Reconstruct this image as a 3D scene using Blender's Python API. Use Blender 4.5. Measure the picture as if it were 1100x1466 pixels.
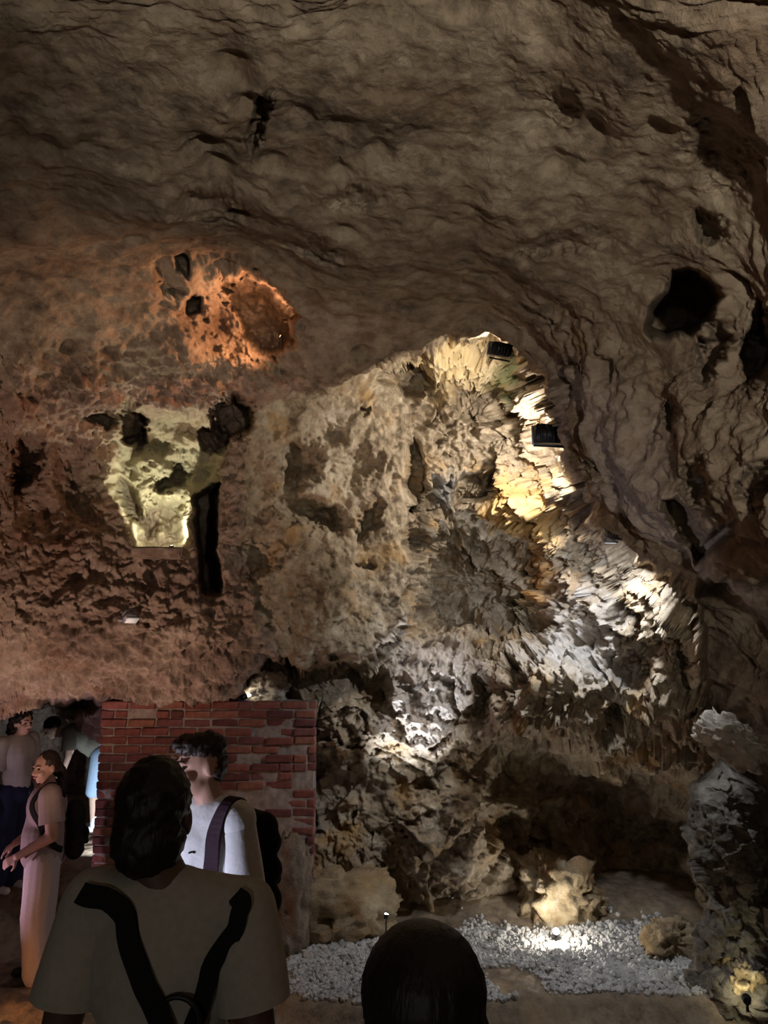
import bpy, bmesh, math, random
import numpy as np
from mathutils import Vector, Matrix, noise as mnoise

for o in list(bpy.data.objects):
    bpy.data.objects.remove(o)
scene = bpy.context.scene
COL = scene.collection
random.seed(7)

# ------------------------------------------------------------------ camera, world, exposure
F, CX, CY = 1000.0, 550.0, 733.0           # focal length and centre in pixels of the 1100x1466 frame
PITCH = math.radians(10.0)
CAM = np.array([0.0, 0.0, 2.6])
FW = np.array([0.0, math.cos(PITCH), math.sin(PITCH)])
RT = np.array([1.0, 0.0, 0.0])
UP = np.array([0.0, -math.sin(PITCH), math.cos(PITCH)])

cam_d = bpy.data.cameras.new('camera')
cam_d.sensor_fit = 'VERTICAL'; cam_d.sensor_height = 36.0
cam_d.lens = 36.0 * F / 1466.0
cam_d.clip_start = 0.05; cam_d.clip_end = 100
cam = bpy.data.objects.new('camera', cam_d); COL.objects.link(cam)
cam.location = CAM; cam.rotation_euler = (math.pi/2 + PITCH, 0, 0)
scene.camera = cam

world = bpy.data.worlds.new('world'); scene.world = world; world.use_nodes = True
world.node_tree.nodes['Background'].inputs[0].default_value = (0, 0, 0, 1)
world.node_tree.nodes['Background'].inputs[1].default_value = 0.0

vs = scene.view_settings
vs.view_transform = 'Standard'; vs.look = 'None'; vs.gamma = 1.0; vs.use_curve_mapping = False
vs.exposure = 0.0
scene.cycles.use_denoising = True
scene.cycles.max_bounces = 6
scene.cycles.diffuse_bounces = 4
scene.cycles.sample_clamp_indirect = 4.0

# lamps of the cave and a few added, unseen fill lamps: W = power, C = colour (the fixtures that carry them are built further down)
WHITE = (1.0, 0.93, 0.82); WARM = (1.0, 0.80, 0.56); COOL = (0.86, 0.92, 1.0)
LAMP = dict(
    crag=(150, WHITE), lower=(115, COOL), arch=(22, (1.0, .88, .66)), beam=(300, COOL), gravel=(16, WHITE),
    niche=(38, (1.0, .95, .72)), orange=(42, (1.0, .46, .22)), brick_top=(6, (1.0, .90, .70)),
    down=(6, (1.0, .90, .80)), passage=(80, (.80, .90, 1.0)), pink=(42, (1.0, .70, .95)), chest=(210, (.78, .80, 1.0)),
    behind=(34, (1.0, .93, .82)), ember=(190, (1.0, .68, .52)), step=(30, (1.0, .42, .16)), rear=(330, (1.0, .92, .76)), pillar=(2.5, (1.0, .93, .60)),
    path=(3, (1.0, .85, .85)))

def P(px, py, dz):
    "a survey point: bearing given in photo pixels, distance dz along the view axis, to world metres"
    return CAM + dz * (FW + RT * (px - CX) / F + UP * (CY - py) / F)

# ------------------------------------------------------------------ numpy noise
rng = np.random.default_rng(11)
PERM = np.concatenate([rng.permutation(256)] * 3).astype(np.int32)
GRAD = rng.normal(size=(256, 3)).astype(np.float32); GRAD /= np.linalg.norm(GRAD, axis=1)[:, None]
RND = rng.random((256, 8)).astype(np.float32)

def perlin(p):
    i = np.floor(p).astype(np.int32); f = (p - i).astype(np.float32); i &= 255
    u = f * f * f * (f * (f * 6 - 15) + 10)
    out = np.zeros(len(p), np.float32)
    for dx in (0, 1):
        wx = u[:, 0] if dx else 1 - u[:, 0]
        for dy in (0, 1):
            wy = u[:, 1] if dy else 1 - u[:, 1]
            for dz in (0, 1):
                wz = u[:, 2] if dz else 1 - u[:, 2]
                h = PERM[PERM[PERM[(i[:, 0] + dx) & 255] + ((i[:, 1] + dy) & 255)] + ((i[:, 2] + dz) & 255)]
                g = GRAD[h]
                out += wx * wy * wz * (g[:, 0] * (f[:, 0] - dx) + g[:, 1] * (f[:, 1] - dy) + g[:, 2] * (f[:, 2] - dz))
    return out * 1.5

def fbm(p, octaves=3, gain=.5, ridged=False):
    a, s, out = 1.0, 1.0, 0
    for k in range(octaves):
        n = perlin(p * s + 17.3 * k)
        if ridged: n = 1 - 2 * np.abs(n)
        out = out + a * n; a *= gain; s *= 2.03
    return out

def cells(p):
    "nearest feature point: F1, F2, its hash and the vector to it"
    i = np.floor(p).astype(np.int32); f = (p - i).astype(np.float32)
    n = len(p)
    d1 = np.full(n, 9, np.float32); d2 = np.full(n, 9, np.float32)
    hid = np.zeros(n, np.int32); vec = np.zeros((n, 3), np.float32)
    for dx in (-1, 0, 1):
        for dy in (-1, 0, 1):
            for dz in (-1, 0, 1):
                h = PERM[PERM[PERM[(i[:, 0] + dx) & 255] + ((i[:, 1] + dy) & 255)] + ((i[:, 2] + dz) & 255)]
                r = RND[h]
                v = np.stack([f[:, 0] - dx - r[:, 0], f[:, 1] - dy - r[:, 1], f[:, 2] - dz - r[:, 2]], 1)
                d = np.einsum('ij,ij->i', v, v)
                m = d < d1
                d2 = np.where(m, d1, np.minimum(d2, d))
                d1 = np.where(m, d, d1); hid[m] = h[m]; vec[m] = v[m]
    return np.sqrt(d1), np.sqrt(d2), hid, vec

def facets(p, tilt=1.0):
    "broken rock: every cell a tilted plane at its own height"
    w = np.stack([perlin(p * 1.7 + 3.1), perlin(p * 1.7 + 9.7), perlin(p * 1.7 + 21.9)], 1)
    _, _, h, v = cells(p + .28 * w)
    g = GRAD[(h * 7 + 31) & 255]
    return (RND[h, 4] - .5) + tilt * np.einsum('ij,ij->i', g, v)

def pits(p, size=.5, share=.6):
    f1, _, h, _ = cells(p)
    s = np.clip(1 - f1 / size, 0, 1)
    return -(s * s * (3 - 2 * s)) * (RND[h, 5] < share) * (.4 + RND[h, 6])

def sstep(a, b, x):
    t = np.clip((x - a) / (b - a), 0, 1)
    return t * t * (3 - 2 * t)

# ------------------------------------------------------------------ materials
def new_mat(name):
    m = bpy.data.materials.new(name); m.use_nodes = True
    nt = m.node_tree; b = nt.nodes['Principled BSDF']
    return m, nt, b

def plain(name, color, rough=.7, metal=0.0, var=.12, scale=30.0, bump=.0, spec=.3):
    m, nt, b = new_mat(name)
    tc = nt.nodes.new('ShaderNodeTexCoord')
    n = nt.nodes.new('ShaderNodeTexNoise'); n.inputs['Scale'].default_value = scale; n.inputs['Detail'].default_value = 4
    nt.links.new(tc.outputs['Object'], n.inputs['Vector'])
    r = nt.nodes.new('ShaderNodeValToRGB')
    r.color_ramp.elements[0].position = .3; r.color_ramp.elements[1].position = .7
    r.color_ramp.elements[0].color = (*[c * (1 - var) for c in color], 1)
    r.color_ramp.elements[1].color = (*[min(1, c * (1 + var)) for c in color], 1)
    nt.links.new(n.outputs['Fac'], r.inputs['Fac']); nt.links.new(r.outputs['Color'], b.inputs['Base Color'])
    b.inputs['Roughness'].default_value = rough; b.inputs['Metallic'].default_value = metal
    b.inputs['Specular IOR Level'].default_value = spec
    if bump:
        bp = nt.nodes.new('ShaderNodeBump'); bp.inputs['Strength'].default_value = bump; bp.inputs['Distance'].default_value = .01
        nt.links.new(n.outputs['Fac'], bp.inputs['Height']); nt.links.new(bp.outputs['Normal'], b.inputs['Normal'])
    return m

def glow(name, color, strength):
    m, nt, b = new_mat(name)
    b.inputs['Base Color'].default_value = (.8, .8, .8, 1)
    b.inputs['Emission Color'].default_value = (*color, 1); b.inputs['Emission Strength'].default_value = strength
    return m

def rock_mat(name, dark, mid, light, ochre=None, ochre_amt=.0, spots=(), fine=1.0, rough=.92):
    m, nt, b = new_mat(name); N = nt.nodes.new; L = nt.links.new
    geo = N('ShaderNodeNewGeometry')
    def noise(scale, detail=6, rgh=.6, off=0):
        mp = N('ShaderNodeMapping'); mp.inputs['Location'].default_value = (off, off * .7, off * 1.3)
        L(geo.outputs['Position'], mp.inputs['Vector'])
        n = N('ShaderNodeTexNoise'); n.inputs['Scale'].default_value = scale
        n.inputs['Detail'].default_value = detail; n.inputs['Roughness'].default_value = rgh
        L(mp.outputs['Vector'], n.inputs['Vector']); return n.outputs['Fac']
    n1 = noise(1.6, 8, .65); n2 = noise(9, 8, .7, 5.1); n3 = noise(60, 5, .7, 9)
    mixf = N('ShaderNodeMath'); mixf.operation = 'MULTIPLY_ADD'; mixf.inputs[1].default_value = .55
    L(n2, mixf.inputs[0])
    half = N('ShaderNodeMath'); half.operation = 'MULTIPLY'; half.inputs[1].default_value = .45; L(n1, half.inputs[0])
    L(half.outputs[0], mixf.inputs[2])
    r = N('ShaderNodeValToRGB'); e = r.color_ramp.elements
    e[0].position = .36; e[0].color = (*dark, 1); e[1].position = .66; e[1].color = (*light, 1)
    q = r.color_ramp.elements.new(.5); q.color = (*mid, 1)
    L(mixf.outputs[0], r.inputs['Fac'])
    colr = r.outputs['Color']
    def blend(fac, col):
        nonlocal colr
        mx = N('ShaderNodeMix'); mx.data_type = 'RGBA'
        L(fac, mx.inputs['Factor']); L(colr, mx.inputs['A']); mx.inputs['B'].default_value = (*col, 1)
        colr = mx.outputs['Result']
    if ochre:
        n4 = noise(2.3, 6, .6, 13)
        rr = N('ShaderNodeMapRange'); rr.inputs['From Min'].default_value = .62 - .2 * ochre_amt
        rr.inputs['From Max'].default_value = .72; rr.inputs['To Max'].default_value = .75
        L(n4, rr.inputs['Value']); blend(rr.outputs['Result'], ochre)
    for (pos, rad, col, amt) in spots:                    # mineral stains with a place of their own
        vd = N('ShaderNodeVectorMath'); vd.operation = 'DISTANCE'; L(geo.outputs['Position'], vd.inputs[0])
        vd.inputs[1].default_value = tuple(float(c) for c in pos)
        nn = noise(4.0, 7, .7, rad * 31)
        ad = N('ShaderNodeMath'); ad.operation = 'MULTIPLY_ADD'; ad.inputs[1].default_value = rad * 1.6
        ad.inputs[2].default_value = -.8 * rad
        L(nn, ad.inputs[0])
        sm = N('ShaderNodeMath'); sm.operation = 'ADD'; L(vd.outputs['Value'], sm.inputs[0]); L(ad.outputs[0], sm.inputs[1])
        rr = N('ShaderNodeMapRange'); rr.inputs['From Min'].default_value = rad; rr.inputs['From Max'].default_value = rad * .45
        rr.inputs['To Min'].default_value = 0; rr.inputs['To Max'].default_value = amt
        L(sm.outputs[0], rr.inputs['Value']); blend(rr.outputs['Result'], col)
    L(colr, b.inputs['Base Color'])
    b.inputs['Roughness'].default_value = rough; b.inputs['Specular IOR Level'].default_value = .25
    bp = N('ShaderNodeBump'); bp.inputs['Strength'].default_value = .8 * fine; bp.inputs['Distance'].default_value = .03
    ad = N('ShaderNodeMath'); ad.operation = 'MULTIPLY_ADD'; ad.inputs[1].default_value = .35; L(n3, ad.inputs[0]); L(n2, ad.inputs[2])
    L(ad.outputs[0], bp.inputs['Height']); L(bp.outputs['Normal'], b.inputs['Normal'])
    return m

M = {}
OCH = (.50, .30, .11)
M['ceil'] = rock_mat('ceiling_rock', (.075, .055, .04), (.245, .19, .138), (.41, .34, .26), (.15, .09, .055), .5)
M['left'] = rock_mat('left_rock', (.13, .09, .07), (.33, .24, .19), (.56, .46, .37), (.30, .16, .105), .4,
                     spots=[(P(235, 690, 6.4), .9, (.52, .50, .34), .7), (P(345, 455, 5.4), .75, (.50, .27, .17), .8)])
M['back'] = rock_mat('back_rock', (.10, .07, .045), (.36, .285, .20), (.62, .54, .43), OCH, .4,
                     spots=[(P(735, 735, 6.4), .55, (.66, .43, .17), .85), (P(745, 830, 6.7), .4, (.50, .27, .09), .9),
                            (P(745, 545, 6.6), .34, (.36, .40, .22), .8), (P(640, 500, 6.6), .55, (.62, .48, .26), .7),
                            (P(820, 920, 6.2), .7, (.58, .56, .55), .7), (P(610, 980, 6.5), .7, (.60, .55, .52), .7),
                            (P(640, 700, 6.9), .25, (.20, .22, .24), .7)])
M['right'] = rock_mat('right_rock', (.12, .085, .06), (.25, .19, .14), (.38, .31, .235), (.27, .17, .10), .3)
M['pillar'] = rock_mat('dark_pillar_rock', (.06, .054, .046), (.18, .158, .132), (.38, .35, .31), fine=1.2)
M['floor'] = rock_mat('cave_floor', (.10, .075, .055), (.26, .20, .14), (.40, .32, .23), (.42, .29, .16), .4, fine=.8)
M['boulder'] = rock_mat('boulder_rock', (.20, .14, .08), (.36, .27, .16), (.50, .40, .26), OCH, .5, fine=1.2)
M['pale'] = rock_mat('pale_rock', (.30, .25, .20), (.50, .45, .38), (.66, .62, .55), fine=1.2)
M['gold'] = rock_mat('golden_rock', (.18, .13, .08), (.46, .36, .22), (.72, .66, .54), (.62, .30, .10), .6, fine=1.2)
M['gravel'] = rock_mat('gravel_stone', (.28, .27, .26), (.48, .47, .45), (.68, .67, .66), fine=.4)
M['metal'] = plain('black_lamp_metal', (.022, .022, .024), .45, .6, spec=.5)
M['grey_metal'] = plain('grey_lamp_metal', (.30, .31, .34), .4, .3, spec=.5)
M['mortar'] = plain('old_mortar', (.34, .28, .25), .95, scale=18, var=.3, bump=.5)
BR = [(.22, .075, .062), (.17, .06, .055), (.26, .095, .075), (.20, .08, .075), (.29, .12, .085), (.14, .055, .052)]
for i, c in enumerate(BR):
    M['brick%d' % i] = plain('red_brick_%d' % i, c, .9, scale=14, var=.3, bump=.6)

# ------------------------------------------------------------------ object helpers
def link(name, me, mat=None, parent=None, smooth=True):
    if mat is not None: me.materials.append(mat)
    if smooth: me.polygons.foreach_set('use_smooth', [True] * len(me.polygons))
    o = bpy.data.objects.new(name, me); COL.objects.link(o)
    if parent is not None: o.parent = parent
    return o

def empty(name, loc, rz=0):
    o = bpy.data.objects.new(name, None); COL.objects.link(o)
    o.location = tuple(float(c) for c in loc); o.rotation_euler = (0, 0, rz); o.empty_display_size = .1
    return o

def tag(o, label, cat, group=None):
    o['label'] = label; o['category'] = cat
    if group: o['group'] = group
    return o

def from_bm(name, bm, mat=None, parent=None, smooth=True):
    me = bpy.data.meshes.new(name); bm.normal_update(); bm.to_mesh(me); bm.free()
    return link(name, me, mat, parent, smooth)

def np_mesh(name, co, quads):
    me = bpy.data.meshes.new(name)
    me.vertices.add(len(co)); me.vertices.foreach_set('co', co.astype(np.float32).ravel())
    n = len(quads)
    me.loops.add(n * 4); me.loops.foreach_set('vertex_index', quads.astype(np.int32).ravel())
    me.polygons.add(n); me.polygons.foreach_set('loop_start', np.arange(0, n * 4, 4, dtype=np.int32))
    me.polygons.foreach_set('loop_total', np.full(n, 4, np.int32))
    me.update(calc_edges=True)
    return me

def sdf_poly(x, y, pts):
    "signed distance to a closed polygon, positive inside"
    pts = np.asarray(pts, np.float32); n = len(pts)
    best = np.full(x.shape, 1e9, np.float32); inside = np.zeros(x.shape, bool)
    for k in range(n):
        a, b = pts[k], pts[(k + 1) % n]
        e = b - a; wx, wy = x - a[0], y - a[1]
        t = np.clip((wx * e[0] + wy * e[1]) / max(e @ e, 1e-9), 0, 1)
        dx, dy = wx - e[0] * t, wy - e[1] * t
        best = np.minimum(best, dx * dx + dy * dy)
        c = ((a[1] <= y) & (b[1] > y)) | ((b[1] <= y) & (a[1] > y))
        with np.errstate(divide='ignore', invalid='ignore'):
            xi = a[0] + (y - a[1]) / (e[1] if abs(e[1]) > 1e-9 else 1e-9) * e[0]
        inside ^= c & (x < xi)
    d = np.sqrt(best)
    return np.where(inside, d, -d)

def rbf(cx, cy, cv, x, y, eps=90.0):
    "smooth interpolation of survey values (multiquadric-like, linear far away)"
    c = np.stack([cx, cy], 1).astype(np.float64); v = np.asarray(cv, np.float64)
    n = len(c)
    K = np.sqrt(((c[:, None] - c[None]) ** 2).sum(-1) + eps ** 2)
    A = np.zeros((n + 3, n + 3)); A[:n, :n] = K + np.eye(n) * -2.0
    A[:n, n] = 1; A[:n, n+1:] = c / 500; A[n, :n] = 1; A[n+1:, :n] = (c / 500).T
    w = np.linalg.solve(A, np.concatenate([v, np.zeros(3)]))
    out = np.full(x.shape, w[n], np.float64) + w[n+1] * x / 500 + w[n+2] * y / 500
    for k in range(n):
        out += w[k] * np.sqrt((x - c[k, 0]) ** 2 + (y - c[k, 1]) ** 2 + eps ** 2)
    return out

# ------------------------------------------------------------------ the cave shell
STEP = 1.6
def axis_coords(lo, a, b, hi, step):
    core = np.arange(a, b + step, step)
    out, s, x = [], step, a
    while x > lo:
        s *= 1.18; x -= min(s, 60); out.append(x)
    out2, s, x = [], step, core[-1]
    while x < hi:
        s *= 1.18; x += min(s, 60); out2.append(x)
    return np.array(out[::-1] + list(core) + out2)
gx = axis_coords(-1500, -30, 1130, 2600, STEP)
gy = axis_coords(-1250, -30, 1370, 2100, STEP)
NX, NY = len(gx), len(gy)
X, Y = np.meshgrid(gx, gy)
X = X.astype(np.float32); Y = Y.astype(np.float32)
flat = np.stack([X.ravel() / 60, Y.ravel() / 60, np.zeros(X.size, np.float32)], 1)
jag = fbm(flat * 2.2, 3, .55).reshape(X.shape)
jag2 = fbm(flat * 2.2 + 40, 3, .55).reshape(X.shape)
JX, JY = X + 9 * jag, Y + 9 * jag2               # natural, broken outlines
JX2, JY2 = X + 4 * jag, Y + 4 * jag2
jag3 = fbm(flat * 4.5 + 80, 3, .6).reshape(X.shape); jag4 = fbm(flat * 4.5 + 120, 3, .6).reshape(X.shape)
JX3, JY3 = X + 6 * jag + 6 * jag3, Y + 6 * jag2 + 6 * jag4

def ceil_dz(py, H): return H / (.1736 + .9848 * (CY - py) / F)
A = []                                           # near shell: vault, left-hand wall, right-hand wall
for px, H in ((-1300, 1.2), (-700, 1.75), (-250, 2.0), (0, 2.1), (250, 2.2), (500, 2.2), (750, 2.1), (1000, 1.8), (1300, 1.4), (2300, .7)):
    for py in (-1200, -600, -200, 0, 150, 300):
        A.append((px, py, ceil_dz(py, H)))
A += [(-100, 430, 4.6), (100, 430, 4.8), (250, 420, 5.0), (420, 430, 5.0), (600, 440, 5.0), (740, 440, 4.6), (880, 440, 3.9), (1000, 440, 3.4), (1100, 440, 3.0),
      (-100, 540, 5.0), (100, 530, 5.4), (250, 520, 5.6), (400, 545, 5.8), (500, 515, 5.8), (600, 478, 5.6), (720, 490, 5.4), (790, 560, 4.9),
      (0, 620, 5.4), (120, 620, 5.75), (240, 600, 5.9), (360, 600, 5.95), (430, 560, 5.95),
      (0, 720, 5.5), (120, 720, 5.8), (240, 740, 5.9), (350, 720, 5.9), (0, 830, 5.35), (150, 830, 5.5), (300, 860, 5.6), (400, 860, 5.9),
      (0, 930, 5.3), (150, 930, 5.4), (300, 940, 5.5), (400, 930, 5.8), (-200, 800, 4.9), (-200, 950, 5.0), (0, 1010, 5.6), (150, 1000, 5.65), (300, 1000, 5.75), (420, 1000, 6.0),
      (830, 690, 4.7), (905, 790, 4.4), (1000, 830, 4.3), (1000, 930, 4.6), (1010, 1010, 4.9), (1050, 1100, 5.6),
      (900, 600, 3.9), (1000, 600, 3.3), (1100, 600, 2.9), (1000, 720, 3.4), (1100, 720, 2.9), (1100, 830, 3.0), (1100, 870, 3.9), (1100, 950, 4.0), (1100, 1030, 4.6), (1100, 1200, 6.0), (1100, 1400, 6.0),
      (-1300, 700, 2.6), (-1300, 1200, 2.6), (-1300, 2000, 2.6), (-600, 700, 4.0), (-600, 1200, 4.2), (-200, 1200, 5.6), (-600, 2000, 4.0), (1400, 700, 2.4), (1400, 1000, 2.6), (1400, 1400, 3.2), (2300, 700, 1.6), (2300, 1400, 1.7), (1400, 2000, 3.2), (2300, 2000, 1.7),
      (200, 1300, 6.6), (500, 1300, 6.6), (900, 1300, 6.4), (200, 2000, 6.6), (900, 2000, 6.4)]
a = np.array(A); D = rbf(a[:, 0], a[:, 1], a[:, 2], X, Y, 60)

B = [(560, 540, 6.7), (600, 480, 6.5), (650, 470, 6.5), (720, 500, 6.6), (790, 580, 6.3), (690, 580, 6.75), (700, 660, 6.9), (620, 640, 6.9), (800, 660, 6.5), (620, 760, 7.0),
     (740, 740, 6.6), (830, 740, 6.2), (690, 840, 7.15), (830, 820, 6.3), (900, 800, 5.7), (880, 900, 5.9), (960, 860, 5.2), (990, 960, 5.3), (620, 900, 7.0),
     (800, 1000, 6.1), (700, 960, 6.6), (600, 980, 6.5), (520, 970, 7.0), (430, 960, 7.1), (400, 960, 7.1), (470, 1040, 6.5), (450, 1150, 6.5), (460, 1250, 6.4), (600, 1080, 6.6), (600, 1180, 6.5), (620, 1290, 6.45),
     (720, 1100, 6.8), (800, 1150, 6.8), (930, 1180, 6.9), (900, 1050, 6.2), (980, 1100, 6.2), (720, 1290, 6.6), (860, 1300, 6.7), (980, 1300, 6.4), (600, 1400, 6.4), (900, 1400, 6.5), (1050, 1000, 5.6), (1100, 1300, 6.2), (300, 560, 6.2)]
b = np.array(B); DB = rbf(b[:, 0], b[:, 1], b[:, 2], X, Y, 40)
S = [(360, 600, 5.95), (360, 720, 5.9), (370, 860, 5.85), (420, 560, 6.15), (520, 530, 6.35), (580, 600, 6.35), (585, 720, 6.3), (585, 880, 6.2), (480, 700, 6.2), (470, 820, 6.05), (480, 900, 5.95), (400, 920, 5.85), (560, 910, 6.1), (430, 955, 5.9)]
s_ = np.array(S); DS = rbf(s_[:, 0], s_[:, 1], s_[:, 2], X, Y, 40)

win = [(345, 590), (430, 562), (470, 545), (520, 522), (570, 500), (615, 484), (655, 474), (700, 480), (742, 508), (772, 540), (792, 590), (802, 640), (830, 690), (852, 742), (908, 792), (960, 815), (998, 838),
       (1002, 930), (1010, 1010), (1035, 1090), (1060, 1200), (1080, 1500), (300, 1500), (420, 1250), (438, 1010), (398, 940), (372, 880), (345, 780)]
slab = [(250, 560), (420, 545), (470, 535), (545, 515), (582, 560), (588, 640), (580, 720), (588, 800), (584, 895), (555, 912), (520, 940), (470, 950), (440, 968), (412, 946), (385, 944), (330, 920), (250, 780)]
sw = sdf_poly(JX, JY, win); WB = sstep(-6, 8, sw)
ss = sdf_poly(JX, JY, slab); WS = sstep(-5, 8, ss)
DIN = DB * (1 - WS) + DS * WS
D = D * (1 - WB) + DIN * WB; WS = WS * WB
# passage and the hollow behind the brick wall
pas = [(-700, 1040), (-120, 1045), (0, 1028), (28, 1018), (70, 1004), (118, 1002), (150, 1006), (190, 1000), (232, 1004), (262, 998), (276, 1012), (286, 998), (320, 1004), (345, 988), (360, 962), (384, 942), (404, 948), (428, 985), (438, 1030), (436, 1260), (430, 2100), (-700, 2100)]
sp = sdf_poly(JX2, JY2, pas); WP = sstep(-4, 8, sp)
deep = 7.0 + 2.6 * sstep(185, 152, X) - 1.6 * sstep(-80, -500, X)
D = D * (1 - WP) + deep * WP
nose = sstep(-8, 10, sdf_poly(JX2, JY2, [(92, 1030), (112, 1012), (150, 1000), (190, 1000), (190, 1110), (144, 1075), (128, 1062), (104, 1045)]))
D = D * (1 - nose) + 7.3 * nose                  # pale rock hanging in the passage mouth

def hole(pts, depth, feather=6, jx=JX2, jy=JY2):
    global D
    D = D + depth * sstep(-feather, feather, sdf_poly(jx, jy, pts))
def oval(cx, cy, rx, ry, depth, rot=0, soft=.75):
    global D
    c, s = math.cos(math.radians(rot)), math.sin(math.radians(rot))
    dx, dy = JX3 - cx, JY3 - cy
    q = np.sqrt(((dx * c + dy * s) / rx) ** 2 + ((-dx * s + dy * c) / ry) ** 2)
    D = D + depth * sstep(1 + soft, 1 - soft, q)
# lamp hollow in the vault
hole([(318, 398), (345, 396), (385, 404), (420, 440), (420, 478), (396, 506), (374, 504), (354, 480), (334, 440)], .75, 9, JX3, JY3)
oval(365, 430, 26, 24, .2); oval(392, 470, 22, 24, .25); oval(345, 412, 14, 10, -.12)
hole([(250, 372), (266, 366), (275, 380), (268, 396), (254, 392)], .35, 4)
hole([(262, 428), (276, 418), (290, 428), (286, 446), (270, 448)], .35, 4)
hole([(222, 380), (244, 372), (250, 400), (262, 412), (252, 420), (232, 410)], .15, 9, JX3, JY3)
hole([(292, 455), (318, 440), (345, 500), (330, 510), (305, 500)], .18, 9, JX3, JY3)
for cx_, cy_ in ((256, 385), (275, 412), (296, 445), (318, 478), (340, 508), (372, 520)): oval(cx_, cy_, 22, 22, -.10, 0, .7)
oval(338, 448, 95, 46, .45, 40, .7)
# lit niche
hole([(182, 650), (205, 590), (292, 590), (312, 640), (306, 700), (270, 705), (260, 791), (197, 791), (168, 712)], .55, 14)
hole([(200, 728), (228, 716), (258, 722), (260, 791), (197, 791)], .35, 12, JX3, JY3)
oval(215, 752, 10, 14, .2); oval(240, 738, 12, 9, .2); oval(232, 765, 10, 12, -.12); oval(212, 665, 16, 12, -.15); oval(270, 640, 18, 14, -.12); oval(226, 640, 16, 10, .15)
hole([(150, 690), (172, 682), (196, 716), (200, 752), (182, 748), (168, 722)], .55, 6)
oval(191, 606, 17, 33, .8, -8, .3); oval(332, 598, 27, 31, 1.3, 25, .3); oval(306, 628, 19, 17, .8, 0, .4)
hole([(282, 712), (312, 694), (310, 760), (314, 850), (290, 846), (284, 770)], 1.7, 6)
oval(256, 680, 10, 16, .5); oval(234, 694, 14, 8, .4); oval(40, 655, 14, 24, .5); oval(28, 690, 12, 14, .4)
oval(150, 600, 16, 9, .35); oval(110, 690, 26, 40, .22); oval(80, 720, 40, 30, .12)
# slab hollows
oval(432, 662, 22, 26, .42); oval(415, 690, 14, 18, .35); oval(448, 735, 40, 16, .4, 20); oval(512, 668, 30, 18, .25, -20)
oval(526, 746, 9, 25, .3, 25); oval(531, 810, 7, 7, .25); oval(521, 588, 5, 5, .25); oval(375, 740, 22, 55, .16, 0, .9); oval(470, 622, 22, 10, .15)
oval(360, 800, 26, 20, .2)
# right-hand rock
hole([(926, 468), (934, 446), (952, 428), (966, 402), (986, 388), (1012, 402), (1022, 428), (1010, 452), (988, 468), (950, 476)], 1.3, 6)
oval(1066, 492, 20, 46, .5, 8, .6); oval(1006, 496, 12, 34, .3, 20, .6); oval(945, 590, 11, 24, .22, 0, .6); oval(1012, 330, 22, 14, .2, 30, .6)
oval(992, 690, 18, 26, .22, 0, .6); oval(1076, 698, 16, 28, .25, 0, .6); oval(820, 520, 22, 9, .15, 0, .7); oval(800, 450, 20, 16, .12, 0, .7); oval(1030, 215, 40, 50, .15)
hole([(955, 715), (968, 712), (990, 748), (1010, 770), (1045, 752), (1052, 760), (1016, 792), (1000, 800), (975, 770)], .45, 6)
hole([(1004, 838), (1050, 820), (1080, 835), (1300, 820), (1300, 1300), (1090, 1300), (1040, 1080), (1010, 1000)], .7, 6)
oval(370, 165, 9, 42, .25, 15); oval(805, 160, 18, 24, .12); oval(300, 290, 45, 22, .2); oval(450, 345, 40, 14, .15); oval(510, 275, 30, 10, .12); oval(800, 340, 60, 14, .1)
# far wall: shelves, hollows and bosses
hole([(598, 770), (640, 756), (700, 770), (770, 778), (796, 850), (762, 945), (725, 930), (700, 880), (660, 900), (610, 890)], .45, 26, JX3, JY3)
hole([(500, 960), (545, 950), (560, 985), (545, 1030), (515, 1010)], .35, 8)
oval(690, 1000, 9, 24, .45); oval(905, 960, 26, 22, .5, -30); oval(925, 930, 30, 10, .4, -30); oval(980, 940, 10, 40, .3); oval(880, 1010, 12, 30, .4, -15)
hole([(850, 1130), (900, 1120), (985, 1130), (990, 1290), (900, 1310), (855, 1240)], .45, 16, JX, JY)
hole([(712, 1085), (760, 1075), (850, 1095), (840, 1140), (760, 1150), (700, 1140)], .35, 14, JX, JY)
hole([(650, 560), (690, 552), (742, 560), (735, 602), (690, 608), (655, 596)], .35, 7)
hole([(540, 540), (590, 520), (622, 530), (620, 556), (580, 566)], .35, 7)
hole([(582, 640), (596, 632), (602, 700), (592, 735), (582, 730)], .45, 5)
hole([(640, 690), (700, 676), (720, 690), (700, 712), (650, 722)], .35, 6)
oval(770, 905, 18, 30, .3); oval(860, 800, 28, 26, .35)
oval(792, 1012, 80, 56, -.5, 0, .6); oval(792, 1045, 70, 22, -.1)
oval(490, 1035, 50, 42, -.15, 0, .5); oval(632, 1215, 62, 70, -.4, 0, .4); oval(480, 1240, 60, 50, -.25, 0, .5); oval(760, 580, 36, 36, -.3, 0, .4)
oval(770, 720, 70, 22, -.35, -8, .4); oval(700, 640, 40, 30, -.25); oval(820, 690, 30, 26, -.3); oval(690, 1140, 60, 30, -.2, 0, .5)
oval(940, 850, 40, 30, -.2); oval(920, 990, 40, 40, -.15, 0, .5); oval(650, 560, 26, 50, -.2, 0, .5)
D = np.maximum(D, .9)

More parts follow.
